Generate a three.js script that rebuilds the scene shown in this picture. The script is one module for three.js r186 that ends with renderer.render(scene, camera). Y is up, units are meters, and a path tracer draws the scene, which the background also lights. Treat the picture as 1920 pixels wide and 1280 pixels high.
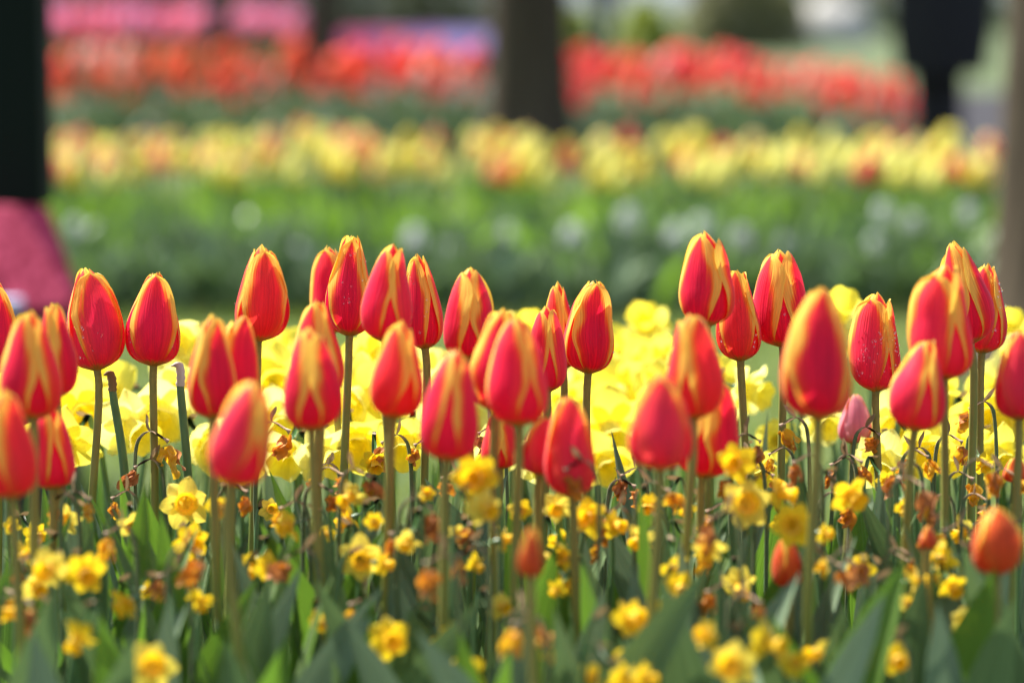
import * as THREE from 'three';
import { mergeGeometries } from 'three/addons/utils/BufferGeometryUtils.js';
import { MarchingCubes } from 'three/addons/objects/MarchingCubes.js';
import { RoundedBoxGeometry } from 'three/addons/geometries/RoundedBoxGeometry.js';

// ---------------------------------------------------------------- camera, sky, sun, exposure
const scene = new THREE.Scene();
const EYE = 0.7, FPX = 5333, TILT = Math.atan(640 / FPX), FOCUS = 1.839;
const camera = new THREE.PerspectiveCamera(2 * TILT * 180 / Math.PI, 1.5, 0.05, 600);
camera.position.set(0, EYE, 0); camera.rotation.x = -TILT;
camera.focus = FOCUS; camera.userData.fStop = 3.7;
const renderer = new THREE.WebGLRenderer();
renderer.toneMapping = THREE.LinearToneMapping; renderer.toneMappingExposure = 3.2;
renderer.shadowMap.enabled = true;
const SUN_DIR = new THREE.Vector3(-0.42, 0.78, -0.40).normalize();
{ // hazy spring sky
  const w = 256, h = 128, d = new Float32Array(w * h * 4);
  for (let y = 0; y < h; y++) for (let x = 0; x < w; x++) {
    const el = (y + 0.5) / h * Math.PI - Math.PI / 2, az = (x + 0.5) / w * 2 * Math.PI - Math.PI;
    const s = Math.max(0, Math.sin(el)), hz = Math.exp(-s * 3.2);
    const dir = new THREE.Vector3(Math.cos(el) * Math.cos(az), Math.sin(el), Math.cos(el) * Math.sin(az));
    const g = Math.pow(Math.max(0, dir.dot(SUN_DIR)), 10) * 0.5;
    const cl = 0.5 + 0.5 * Math.sin(dir.x * 5.1 + 2 * Math.sin(dir.z * 4.3)) * Math.sin(dir.z * 6.7 + dir.y * 3 + 1.3 * Math.sin(dir.x * 7.9));
    const c = Math.max(0, cl - 0.45) * 0.7;
    const o = (y * w + x) * 4, k = el < 0 ? 0.12 : 0.37;
    d[o] = k * (0.36 + 0.30 * hz + g + c * 0.6); d[o + 1] = k * (0.50 + 0.24 * hz + g + c * 0.5); d[o + 2] = k * (0.80 + 0.05 * hz + g * 0.9 + c * 0.25); d[o + 3] = 1;
  }
  const t = new THREE.DataTexture(d, w, h, THREE.RGBAFormat, THREE.FloatType);
  t.mapping = THREE.EquirectangularReflectionMapping; t.magFilter = THREE.LinearFilter; t.needsUpdate = true;
  scene.background = t; scene.environment = t;
}
const sun = new THREE.DirectionalLight(new THREE.Color(1, 0.95, 0.86), 5.0);
sun.position.copy(SUN_DIR).multiplyScalar(30); sun.castShadow = true; sun.shadow.radius = 1.5;
Object.assign(sun.shadow.camera, { left: -8, right: 8, top: 12, bottom: -12, near: 1, far: 80 });
sun.shadow.mapSize.set(2048, 2048);
scene.add(sun, sun.target);

// ---------------------------------------------------------------- helpers
function RNG(seed) { let a = seed >>> 0; return () => { a = (a + 0x6d2b79f5) | 0; let t = Math.imul(a ^ (a >>> 15), 1 | a); t = (t + Math.imul(t ^ (t >>> 7), 61 | t)) ^ t; return ((t ^ (t >>> 14)) >>> 0) / 4294967296; }; }
const R0 = RNG(77);
const rr = (a, b, f = R0) => a + (b - a) * f();
const V = (x, y, z) => new THREE.Vector3(x, y, z);
const clamp = (x, a = 0, b = 1) => Math.min(b, Math.max(a, x));
const sstep = (a, b, x) => { const t = clamp((x - a) / (b - a)); return t * t * (3 - 2 * t); };
const mix = (a, b, t) => a + (b - a) * t;
const mix3 = (a, b, t) => [mix(a[0], b[0], t), mix(a[1], b[1], t), mix(a[2], b[2], t)];
function curve(tab, v) { // monotone piecewise smooth table lookup
  for (let i = 1; i < tab.length; i++) if (v <= tab[i][0]) { const t = (v - tab[i - 1][0]) / (tab[i][0] - tab[i - 1][0]); return mix(tab[i - 1][1], tab[i][1], t); }
  return tab[tab.length - 1][1];
}
const hash = (x, y, s = 0) => { let h = Math.imul(x | 0, 374761393) + Math.imul(y | 0, 668265263) + Math.imul(s | 0, 974634777); h = Math.imul(h ^ (h >>> 13), 1274126177); return ((h ^ (h >>> 16)) >>> 0) / 4294967296; };
function noise2(x, y, s = 0) { const xi = Math.floor(x), yi = Math.floor(y), fx = x - xi, fy = y - yi, u = fx * fx * (3 - 2 * fx), v = fy * fy * (3 - 2 * fy); return mix(mix(hash(xi, yi, s), hash(xi + 1, yi, s), u), mix(hash(xi, yi + 1, s), hash(xi + 1, yi + 1, s), u), v); }
const fbm = (x, y, s = 0) => 0.5 * noise2(x, y, s) + 0.3 * noise2(x * 2.1, y * 2.1, s + 1) + 0.2 * noise2(x * 4.3, y * 4.3, s + 2);
// a point of the place: pixel column and row of the photograph, and distance along the lens axis
function at(px, py, D) { const cx = (px - 960) / FPX * D, cy = (640 - py) / FPX * D; return V(cx, EYE + cy * Math.cos(TILT) - D * Math.sin(TILT), -D * Math.cos(TILT) - cy * Math.sin(TILT)); }
const srgb = (x) => { x = clamp(x); return Math.round(255 * (x <= 0.0031308 ? 12.92 * x : 1.055 * Math.pow(x, 1 / 2.4) - 0.055)); };
function tex(w, h, f, color = true) { // f(u, v) -> linear rgb or grey
  const d = new Uint8Array(w * h * 4);
  for (let y = 0; y < h; y++) for (let x = 0; x < w; x++) { const c = f((x + 0.5) / w, (y + 0.5) / h, x, y), o = (y * w + x) * 4; for (let k = 0; k < 3; k++) { const q = color ? c[k] : c; d[o + k] = color ? srgb(q) : Math.round(255 * clamp(q)); } d[o + 3] = 255; }
  const t = new THREE.DataTexture(d, w, h); t.magFilter = THREE.LinearFilter; t.wrapS = t.wrapT = THREE.RepeatWrapping; if (color) t.colorSpace = THREE.SRGBColorSpace; t.needsUpdate = true; return t;
}
const PM = (o) => new THREE.MeshPhysicalMaterial({ side: THREE.DoubleSide, ...o });
const C = (r, g, b) => new THREE.Color().setRGB(r, g, b);
const counts = {};
function numbered(n) { const k = counts[n] = (counts[n] ?? -1) + 1; return k ? `${n}_${String(k).padStart(3, '0')}` : n; }
function thing(name, label, category, pos = V(0, 0, 0), group) { const o = new THREE.Group(); o.name = numbered(name); o.position.copy(pos); o.userData = { label, category }; if (group) o.userData.group = group; scene.add(o); return o; }
function part(name, geo, mat, parent, pos, quat, scale) { const m = new THREE.Mesh(geo, mat); m.name = name; m.castShadow = m.receiveShadow = true; if (pos) m.position.copy(pos); if (quat) m.quaternion.copy(quat); if (scale) typeof scale === 'number' ? m.scale.setScalar(scale) : m.scale.copy(scale); parent.add(m); return m; }
function struct(name, geo, mat, kind = 'structure') { const m = new THREE.Mesh(geo, mat); m.name = name; m.receiveShadow = true; m.userData = { kind }; scene.add(m); return m; }
function copy(o, pos, turn, scale, label, group) { const c = o.clone(); c.name = numbered(o.name.replace(/_\d{3}$/, '')); c.position.copy(pos); c.rotation.y = turn; c.scale.setScalar(scale); c.userData = { ...o.userData }; if (label) c.userData.label = label; if (group) c.userData.group = group; scene.add(c); return c; }
function grid(nu, nv, f) { // f(u, v) -> [x, y, z]; u in -1..1, v in 0..1
  const p = [], uv = [], ix = [];
  for (let j = 0; j <= nv; j++) for (let i = 0; i <= nu; i++) { const u = i / nu * 2 - 1, v = j / nv; p.push(...f(u, v)); uv.push((u + 1) / 2, v); }
  for (let j = 0; j < nv; j++) for (let i = 0; i < nu; i++) { const a = j * (nu + 1) + i, b = a + 1, c = a + nu + 1, e = c + 1; ix.push(a, b, e, a, e, c); }
  const g = new THREE.BufferGeometry(); g.setAttribute('position', new THREE.Float32BufferAttribute(p, 3)); g.setAttribute('uv', new THREE.Float32BufferAttribute(uv, 2)); g.setIndex(ix); g.computeVertexNormals(); return g;
}
function tube(pts, r0, r1, seg = 14, sides = 7) { // tapered tube with v along its length
  const c = new THREE.CatmullRomCurve3(pts), fr = c.computeFrenetFrames(seg, false), P = [], N = [], U = [], I = [];
  for (let j = 0; j <= seg; j++) { const t = j / seg, p = c.getPoint(t), r = typeof r0 === 'function' ? r0(t) : mix(r0, r1, t); for (let i = 0; i <= sides; i++) { const a = i / sides * Math.PI * 2, n = fr.normals[j].clone().multiplyScalar(Math.cos(a)).addScaledVector(fr.binormals[j], Math.sin(a)); N.push(n.x, n.y, n.z); P.push(p.x + n.x * r, p.y + n.y * r, p.z + n.z * r); U.push(i / sides, t); } }
  for (let j = 0; j < seg; j++) for (let i = 0; i < sides; i++) { const a = j * (sides + 1) + i, b = a + 1, d = a + sides + 1, e = d + 1; I.push(a, b, e, a, e, d); }
  const g = new THREE.BufferGeometry(); g.setAttribute('position', new THREE.Float32BufferAttribute(P, 3)); g.setAttribute('normal', new THREE.Float32BufferAttribute(N, 3)); g.setAttribute('uv', new THREE.Float32BufferAttribute(U, 2)); g.setIndex(I); return g;
}
const Y = V(0, 1, 0), Z = V(0, 0, 1);
const quatTo = (from, to) => new THREE.Quaternion().setFromUnitVectors(from, to);
const turnY = (a) => new THREE.Quaternion().setFromAxisAngle(Y, a);
const turnZ = (a) => new THREE.Quaternion().setFromAxisAngle(Z, a);
const vcol = (g, f) => { const p = g.attributes.position, c = new Float32Array(p.count * 3); for (let i = 0; i < p.count; i++) c.set(f(p.getX(i), p.getY(i), p.getZ(i), i), i * 3); g.setAttribute('color', new THREE.BufferAttribute(c, 3)); return g; };

// ---------------------------------------------------------------- materials
const RED = [0.84, 0.012, 0.078], SCARLET = [0.94, 0.060, 0.045], ORANGE = [0.95, 0.26, 0.020], YELLOW = [0.95, 0.68, 0.10];
function petalTex(seed, shift, red = RED, side = SCARLET) {
  return tex(192, 320, (x, v) => {
    const u = Math.abs(x * 2 - 1), sgn = x < 0.5 ? 0 : 50;
    let ty = curve([[0, 1.25], [0.1, 1.1], [0.25, 0.95], [0.45, 0.82], [0.65, 0.70], [0.8, 0.60], [0.92, 0.46], [0.97, 0.3], [1, 0.0]], v) + shift;
    ty += (noise2(v * 5, sgn + seed, 3) - 0.5) * 0.20 + (noise2(x * 70, v * 2.4, seed) - 0.5) * 0.20;
    const streak = (noise2(x * 90, v * 3, seed + 4) - 0.5) * 0.30 + (noise2(x * 30, v * 2.2, seed + 9) - 0.5) * 0.20;
    let c = mix3(red, side, clamp(sstep(0.25, 0.85, u) * 0.75 + sstep(0.55, 0.95, v) * 0.5));
    const t = sstep(ty - 0.20, ty + 0.10, u);
    c = t < 0.5 ? mix3(c, ORANGE, t * 2) : mix3(ORANGE, YELLOW, (t - 0.5) * 2);
    c = mix3(c, [0.42, 0.30, 0.035], sstep(0.075, 0.02, v + (noise2(x * 16, 1, seed) - 0.5) * 0.03));
    return c.map((q) => q * (1 + streak));
  });
}
const petalBump = tex(128, 128, (x, v) => 0.5 * noise2(x * 60, v * 2.5, 5) + 0.3 * noise2(x * 25, v * 4, 6) + 0.2 * fbm(x * 12, v * 14, 8), false);
const petalMat = (map, extra = {}) => PM({ map, roughness: 0.92, transmission: 0.50, thickness: 0, specularIntensity: 0.18, clearcoat: 0.28, clearcoatRoughness: 0.34, bumpMap: petalBump, bumpScale: 0.0005, ...extra });
const M = {};
M.petals = [petalMat(petalTex(11, 0)), petalMat(petalTex(23, 0.06, [0.88, 0.030, 0.095], [0.95, 0.085, 0.065])), petalMat(petalTex(37, -0.10, [0.80, 0.008, 0.065], [0.92, 0.055, 0.030])), petalMat(petalTex(51, -0.03, [0.90, 0.035, 0.050], [0.95, 0.10, 0.040]))];
M.petalPlain = petalMat(petalTex(61, 0.2, [0.86, 0.035, 0.085], [0.94, 0.09, 0.08]));
M.petalOrange = petalMat(petalTex(71, 0.10, [0.72, 0.10, 0.02], [0.78, 0.16, 0.02]));
M.petalPink = petalMat(petalTex(81, 0.5, [0.75, 0.22, 0.30], [0.80, 0.36, 0.40]));
M.stem = PM({ map: tex(16, 128, (x, v) => mix3([0.15, 0.24, 0.040], [0.25, 0.20, 0.055], sstep(0.25, 0.85, v + (noise2(x * 9, v * 9, 2) - 0.5) * 0.3)).map((q) => q * (0.85 + 0.3 * noise2(x * 8, v * 40, 4)))), roughness: 0.6, specularIntensity: 0.4 });
const leafTex = (base, hi, seed) => tex(128, 256, (x, v) => { const n = noise2(x * 46, v * 1.6, seed) * 0.5 + noise2(x * 18, v * 3, seed + 1) * 0.3 + fbm(x * 3, v * 6, seed + 2) * 0.5; const e = sstep(0.90, 1.0, Math.abs(x * 2 - 1)); return mix3(mix3(base, hi, n), hi.map((q) => q * 1.4), e * 0.35); });
const leafMat = (base, hi, seed, tr = 0.30) => PM({ map: leafTex(base, hi, seed), roughness: 0.9, transmission: tr, thickness: 0, specularIntensity: 0.4, clearcoat: 0.3, clearcoatRoughness: 0.36, bumpMap: petalBump, bumpScale: 0.0006 });
M.leaf = [leafMat([0.080, 0.140, 0.044], [0.145, 0.230, 0.080], 3, 0.25), leafMat([0.085, 0.185, 0.014], [0.14, 0.27, 0.026], 13, 0.5), leafMat([0.095, 0.150, 0.080], [0.17, 0.245, 0.14], 23, 0.18)];
M.strap = [leafMat([0.042, 0.088, 0.026], [0.075, 0.135, 0.045], 33, 0.2), leafMat([0.065, 0.14, 0.018], [0.10, 0.20, 0.028], 43, 0.38)];
M.bedLeaf = [leafMat([0.13, 0.25, 0.018], [0.20, 0.36, 0.032], 53, 0.5), leafMat([0.10, 0.19, 0.045], [0.15, 0.27, 0.08], 63, 0.35)];
const flat = (c, seed, o = {}) => PM({ map: tex(64, 64, (x, v) => { const n = 0.88 + 0.2 * noise2(x * 40, v * 3, seed) + 0.08 * fbm(x * 8, v * 8, seed + 1); return c.map((q) => q * n); }), roughness: 0.95, transmission: 0.42, thickness: 0, specularIntensity: 0.5, bumpMap: petalBump, bumpScale: 0.0004, ...o });
M.tepal = flat([0.90, 0.66, 0.018], 2); M.tepalPale = flat([0.90, 0.74, 0.10], 3); M.cup = flat([0.90, 0.56, 0.010], 4);
M.bigTepal = [flat([0.92, 0.82, 0.10], 5, { transmission: 0.48 }), flat([0.92, 0.87, 0.27], 6, { transmission: 0.48 })]; M.bigCup = flat([0.92, 0.80, 0.07], 7, { transmission: 0.45 });
M.spathe = flat([0.30, 0.20, 0.10], 8, { transmission: 0.3 });
M.wilt = [flat([0.70, 0.27, 0.02], 9), flat([0.48, 0.18, 0.05], 10, { transmission: 0.25 }), flat([0.86, 0.50, 0.02], 12)];
M.wiltStalk = PM({ map: tex(32, 128, (x, v) => mix3([0.09, 0.13, 0.05], [0.33, 0.22, 0.14], sstep(0.45, 0.8, v + (noise2(x * 8, v * 12, 3) - 0.5) * 0.4)).map((q) => q * (0.7 + 0.6 * noise2(x * 10, v * 50, 8)))), roughness: 0.8 });
M.greenStalk = PM({ map: tex(16, 64, (x, v) => [0.075, 0.16, 0.055].map((q) => q * (0.8 + 0.4 * noise2(x * 6, v * 20, 3)))), roughness: 0.5, clearcoat: 0.3, clearcoatRoughness: 0.4 });
M.water = PM({ color: C(1, 1, 1), roughness: 0.02, transmission: 1, thickness: 0.002, ior: 1.33 });
M.soil = new THREE.MeshStandardMaterial({ map: tex(256, 256, (x, v) => { const n = fbm(x * 30, v * 30, 5); return [0.018 + 0.03 * n, 0.013 + 0.021 * n, 0.009 + 0.013 * n]; }), roughness: 1 });
M.lawn = new THREE.MeshStandardMaterial({ map: tex(512, 512, (x, v) => { const n = fbm(x * 9, v * 9, 7), f = noise2(x * 200, v * 200, 4); return mix3([0.030, 0.054, 0.010], [0.064, 0.092, 0.021], clamp(n * 0.8 + f * 0.4 - 0.1)); }), roughness: 0.95 });
M.lawn.map.repeat.set(120, 120);
M.grass = PM({ color: C(0.26, 0.33, 0.055), roughness: 0.9, transmission: 0.3, thickness: 0 });
M.path = PM({ specularIntensity: 0.2, map: tex(256, 256, (x, v) => { const n = 0.018 + 0.022 * fbm(x * 40, v * 40, 2) + 0.008 * noise2(x * 5, v * 5, 3); return [n, n * 0.97, n * 1.12]; }), roughness: 0.95 });
M.bark = PM({ specularIntensity: 0.15, map: tex(128, 256, (x, v) => { const n = 0.6 * noise2(x * 22, v * 7, 2) + 0.4 * fbm(x * 30, v * 30, 4); return mix3([0.036, 0.028, 0.019], [0.090, 0.071, 0.050], n); }), roughness: 0.95, bumpMap: tex(128, 256, (x, v) => 0.7 * noise2(x * 22, v * 7, 2) + 0.3 * fbm(x * 30, v * 30, 4), false), bumpScale: 0.012 });

// ---------------------------------------------------------------- the setting
{
  const g = new THREE.PlaneGeometry(500, 500, 1, 1).rotateX(-Math.PI / 2); const l = struct('ground', g, M.lawn); l.position.z = -150;
  const bed = (x0, x1, z0, z1) => { const w = x1 - x0, d = z0 - z1; const q = new THREE.PlaneGeometry(w, d, 40, 30).rotateX(-Math.PI / 2); const p = q.attributes.position; for (let i = 0; i < p.count; i++) { const ex = Math.min(1, (w / 2 - Math.abs(p.getX(i))) / 0.1), ez = Math.min(1, (d / 2 - Math.abs(p.getZ(i))) / 0.1); p.setY(i, 0.004 + Math.max(0, Math.min(ex, ez)) * (0.015 + 0.02 * fbm(p.getX(i) * 9 + 50, p.getZ(i) * 9, 3))); } q.computeVertexNormals(); const m = struct('soil', q, M.soil); m.position.set((x0 + x1) / 2, 0, (z0 + z1) / 2); counts.soil = (counts.soil ?? -1) + 1; if (counts.soil) m.name = 'soil_' + String(counts.soil).padStart(3, '0'); };
  bed(-1.1, 1.1, -0.85, -2.55); bed(-2.2, 2.2, -6.3, -8.9); bed(-3.2, 2.1, -12.3, -17.6); bed(-4.6, 0.2, -20, -34);
  const s = new THREE.Shape(); s.moveTo(1.2, 9.4); s.lineTo(4.2, 9.2); s.bezierCurveTo(4.6, 13, 5, 18, 5.6, 22); s.lineTo(2.3, 22); s.bezierCurveTo(2.2, 18, 2.15, 14, 2.15, 12.1); s.lineTo(1.2, 12.0);
  struct('path', new THREE.ShapeGeometry(s, 12).rotateX(-Math.PI / 2).translate(0, 0.004, 0), M.path);
}
{ // lawn grass between the beds
  const b = grid(1, 2, (u, v) => [u * 0.0022 * (1 - v), v * 0.045, 0.018 * v * v]), n = 42000, im = new THREE.InstancedMesh(b, M.grass, n), m4 = new THREE.Matrix4(), f = RNG(5);
  for (let i = 0; i < n; i++) { const near = i < 30000, z = near ? -2.6 - f() * 3.6 : -8.9 - f() * 3.4, x = (f() - 0.5) * (near ? 3.4 : 5.5); m4.compose(V(x, 0, z), turnY(f() * 6.28), V(1, 0.6 + 0.8 * f(), 1)); im.setMatrixAt(i, m4); im.setColorAt(i, C(0.7 + 0.5 * f(), 0.8 + 0.35 * f(), 0.7 + 0.4 * f())); }
  im.name = 'grass'; im.userData = { kind: 'stuff', label: 'short mown lawn grass between the flower beds' }; scene.add(im);
}
// ---------------------------------------------------------------- trees
function tree(label, x, z, r, h, seed) {
  const f = RNG(seed), o = thing('tree', label, 'tree', V(x, 0, z));
  const tg = grid(28, 60, (u, v) => { const a = u * Math.PI, y = v * h; let q = r * (1 - 0.45 * v) * (1 + 0.55 * Math.exp(-y / 0.09) + 0.14 * Math.exp(-y / 0.5)); q *= 1 + 0.10 * (noise2(Math.cos(a) * 3 + 9, Math.sin(a) * 3 + y * 0.7, seed) - 0.5) + 0.05 * (noise2(Math.cos(a) * 9 + 30, Math.sin(a) * 9 + y * 4, seed + 1) - 0.5); return [Math.sin(a) * q, y, Math.cos(a) * q]; });
  const uv = tg.attributes.uv; for (let i = 0; i < uv.count; i++) uv.setXY(i, uv.getX(i) * 2, uv.getY(i) * h * 0.7);
  part('trunk', tg, M.bark, o);
  for (let k = 0; k < 5; k++) { const y0 = h * (0.62 + 0.08 * k), a = k * 2.4 + f(), L = h * (0.3 + 0.15 * f()); const pts = []; for (let i = 0; i < 5; i++) { const t = i / 4; pts.push(V(Math.sin(a) * L * t, y0 + L * (0.5 * t + 0.3 * t * t) , Math.cos(a) * L * t)); } part('branch', tube(pts, r * 0.36, r * 0.07, 10, 7), M.bark, o); }
  return o;
}
tree('dark tree trunk standing in the middle behind the yellow tulip bed', 0.066, -12.0, 0.165, 6.5, 3);
tree('near dark tree trunk cut off by the right edge of the photo', 1.066, -5.25, 0.155, 6, 4);
tree('slim distant dark trunk between the two left pink patches', -2.06, -20.2, 0.075, 6, 5);
tree('distant dark trunk behind the left red tulips, right of the last pink patch', -1.36, -20.6, 0.115, 7, 6);

// ---------------------------------------------------------------- leaves (shared shapes; height 1, foot at the origin, tip leaning to +x)
function leafGeo(seed, w, lean, narrow) {
  const f = RNG(seed), a0 = narrow ? rr(0, 1.6, f) : seed % 2 ? rr(1.1, 1.7, f) : rr(-0.3, 0.5, f), tw = rr(-0.5, 0.5, f), fold = rr(0.25, 0.6, f), ph = rr(0, 6, f), wav = narrow ? 0.02 : 0.10;
  return grid(narrow ? 4 : 6, narrow ? 12 : 14, (u, v) => {
    const W = w * (narrow ? curve([[0, 0.7], [0.4, 1], [0.8, 0.95], [0.93, 0.6], [1, 0.03]], v) : curve([[0, 0.30], [0.12, 0.5], [0.3, 0.86], [0.45, 1], [0.62, 0.98], [0.76, 0.88], [0.86, 0.70], [0.93, 0.44], [0.97, 0.22], [1, 0.01]], v));
    const a = a0 + tw * v * 1.4, cx = lean * v * v, side = u * W, dep = (fold * (1 - 0.5 * v)) * u * u * W + wav * W * Math.sin(v * 9 + ph + u) * u * u;
    return [cx - dep * Math.cos(a) + side * Math.sin(a), v - (narrow ? 0.004 : 0.03) * lean * v * v, side * Math.cos(a) + dep * Math.sin(a)];
  });
}
const LEAF = [], STRAP = [];
for (let i = 0; i < 8; i++) LEAF.push([leafGeo(100 + i, 1, 0.8 + 0.75 * i, false), 0.8 + 0.75 * i]);   // half width 1 and lean in units scaled by the width
for (let i = 0; i < 5; i++) STRAP.push([leafGeo(200 + i, 1, 3 + 7 * i, true), 3 + 7 * i]);
function addLeaf(parent, x, z, turn, h, halfW, set, k, mat, name = 'leaf') { return part(name, set[k][0], mat, parent, V(x, 0, z), turnY(turn), V(halfW * 1, h, halfW)); }

// ---------------------------------------------------------------- front tulips
const PROF = [[0, 0.13], [0.02, 0.36], [0.05, 0.60], [0.09, 0.79], [0.14, 0.90], [0.2, 0.97], [0.28, 1], [0.36, 0.985], [0.46, 0.92], [0.56, 0.84], [0.66, 0.74], [0.75, 0.63], [0.83, 0.485], [0.9, 0.335], [0.95, 0.205], [0.98, 0.11], [1, 0.02]];
const WIDTH = [[0, 30], [0.06, 33], [0.16, 40], [0.3, 49], [0.45, 57], [0.6, 63], [0.74, 67], [0.85, 64], [0.92, 55], [0.97, 40], [1, 10]];
function petalGeo(f, H, R, inner, len, o = {}) {
  const asym = rr(-0.05, 0.05, f), lift = inner ? 0.01 : rr(0.015, 0.05, f), tw = rr(-0.10, 0.10, f), wide = rr(0.93, 1.05, f) * (inner ? 1.22 : (o.wide ?? 1)), s = Math.floor(f() * 999), pinch = rr(-0.05, 0.08, f), flare = inner ? 0 : Math.max(0, rr(-0.12, 0.16, f)), roll = inner ? 0 : rr(-0.02, 0.10, f), sd = f() < 0.5 ? -1 : 1;
  return grid(14, 26, (u, v) => {
    const pr = curve(PROF, v * len) * (1 + (o.open ?? 0) * sstep(0.4, 0.85, v)) * (1 + (inner ? 0 : pinch * sstep(0.55, 0.8, v))) * (1 + (o.full ?? 0) * sstep(0.3, 0.7, v) * (1 - v) * 2), W = curve(WIDTH, v) * wide * (1 + 0.16 * (noise2(v * 5, u < 0 ? 3 : 40, s) - 0.5)) * Math.PI / 180;
    const a = W * u + tw * v * v;
    let r = R * pr * (inner ? 0.925 : 1) * (1 + asym * u * sstep(0, 0.3, v));
    r += R * lift * Math.pow(Math.abs(u), 4) * sstep(0.15, 0.5, v) * (1 - sstep(0.85, 1, v)) - R * 0.022 * Math.exp(-u * u / 0.012) * sstep(0.02, 0.2, v) * (1 - v) + R * 0.018 * (noise2(u * 2.5 + 7, v * 5, s) - 0.5);
    const tipup = 0; if (!inner) r += R * (0.03 + 0.05 * sstep(0.8, 1, v) + flare * Math.pow(sstep(0.45, 1, v), 2) + roll * Math.pow(clamp(u * sd), 5) * sstep(0.3, 0.6, v));
    return [Math.sin(a) * r, H * len * v + tipup, Math.cos(a) * r];
  });
}
function skew(g, H, sx, sz) { const p = g.attributes.position; for (let i = 0; i < p.count; i++) { const t = p.getY(i) / H; p.setX(i, p.getX(i) + sx * t * (1 - t) * 4); p.setZ(i, p.getZ(i) + sz * t * (1 - t) * 4); } g.computeVertexNormals(); return g; }
const ONES = ['', 'one', 'two', 'three', 'four', 'five', 'six', 'seven', 'eight', 'nine'];
const NICK = []; // {x, y, nick} anchors for labels
const tulips = [];
function tulip(tx, ty, bx, by, wpx, d, rot, nick, label, o = {}) {
  const f = RNG(Math.round(tx * 13 + ty * 7 + 5)), D = FOCUS * d, B = at(bx, by, D), T = at(tx, ty, D);
  T.z += o.back ?? 0;
  const axis = T.clone().sub(B), H = axis.length(), R = wpx * (wpx > 125 ? 1 : 1.07) / FPX * D / 2; axis.normalize();
  const root = V(B.x + (o.foot ?? rr(-0.02, 0.02, f)), 0, B.z + rr(-0.015, 0.015, f));
  const t = thing(o.name ?? 'tulip', label, 'tulip', root), q = quatTo(Y, axis), b = B.clone().sub(root);
  const mats = o.mat ? [o.mat] : M.petals, m0 = Math.floor(f() * 4), bow = V(rr(-0.13, 0.13, f) * R, 0, rr(-0.10, 0.10, f) * R); o.open ??= rr(-0.20, 0.07, f);
  for (let k = 0; k < 6; k++) {
    const inner = k > 2, len = (inner ? rr(0.965, 1.01, f) : rr(0.915, 0.99, f)) , a = (rot + (k % 3) * 120 + (inner ? 60 : 0) + rr(-4, 4, f)) * Math.PI / 180;
    const w = bow.clone().applyAxisAngle(Y, -a); part('petal', skew(petalGeo(f, H, R, inner, len, o), H, w.x, w.z), mats[(m0 + (k === 1 || k === 4 ? 1 : 0)) % mats.length], t, b, q.clone().multiply(turnY(a)));
  }
  const st = o.stem ?? 0.0026;
  part('stem', tube([V(0, 0, 0), V(b.x * 0.25 + rr(-0.010, 0.010, f), b.y * 0.35, b.z * 0.25), V(b.x * 0.8 + rr(-0.008, 0.008, f), b.y * 0.72, b.z * 0.8), b.clone().addScaledVector(axis, -0.012), b.clone().addScaledVector(axis, 0.002)], (v) => st * (1.15 - 0.2 * v) * (1 + 0.25 * sstep(0.97, 1, v)), 0, 18, 9), M.stem, t);
  const nl = o.leaves ?? 3;
  for (let k = 0; k < nl; k++) { const i = Math.floor(f() * LEAF.length), h = rr(0.26, 0.39, f), w = rr(0.012, 0.021, f); addLeaf(t, 0, 0, rr(0, 6.28, f), h, w, LEAF, i, M.leaf[Math.floor(f() * 3)]); }
  if (o.dew) { // rain drops on the petals
    const ds = []; for (let k = 0; k < o.dew; k++) { const a = rr(-1.3, 1.3, f), v = 0.12 + 0.82 * Math.pow(f(), 0.7), pr = curve(PROF, v), s = rr(0.0003, 0.0008, f); const g = new THREE.IcosahedronGeometry(s, 1); g.scale(1, 1.15, 0.7); g.rotateY(a); g.translate(Math.sin(a) * R * pr * 1.03, H * 0.965 * v, Math.cos(a) * R * pr * 1.03); ds.push(g); }
    const w = part('water_drops', mergeGeometries(ds), M.water, t, b, q); w.userData.kind = 'stuff';
  }
  NICK.push({ x: (tx + bx) / 2, y: (ty + by) / 2, top: ty, bot: by, nick }); tulips.push({ t, D, bx, by });
  return t;
}
const T = tulip;
T(160, 500, 181, 694, 98, 1.0, 22, 'the flat-topped dewy tulip', 'sharp red tulip, dewy and flat-topped with one orange tip, first sharp one from left', { dew: 70, full: 0.05 });
T(291, 507, 287, 686, 94, 1.0, 6, 'the second sharp tulip', 'sharp red tulip with two big drops, second sharp one from the left', { dew: 26, full: 0.05 });
T(491, 458, 484, 640, 92, 1.03, 16, 'the tall dark-red left tulip', 'tall crimson tulip with one diagonal yellow edge, alone against the green bed', { dew: 24 });
T(662, 438, 655, 630, 82, 1.0, -6, 'the tall paired tulip', 'tall bright red tulip overlapping a shorter one on its left, left of the middle', { dew: 20, foot: -0.015 });
T(614, 460, 622, 625, 76, 1.05, -24, 'the tulip left of the tall pair', 'red tulip with curved yellow right edge, tucked left of the tall pair', {});
T(737, 455, 722, 642, 88, 0.94, -48, 'the yellow-striped tall tulip', 'slightly soft tall red tulip with vertical yellow stripe, left of an orange-edged one', { foot: -0.01 });
T(781, 474, 797, 655, 66, 1.0, -30, 'the orange-edged leaning tulip', 'red tulip leaning left with glowing orange right edge and dew', { dew: 24 });
T(881, 500, 877, 674, 90, 0.955, 62, 'the inverted-V tulip', 'red tulip with orange inverted V, standing alone just left of the middle', {});
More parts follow.
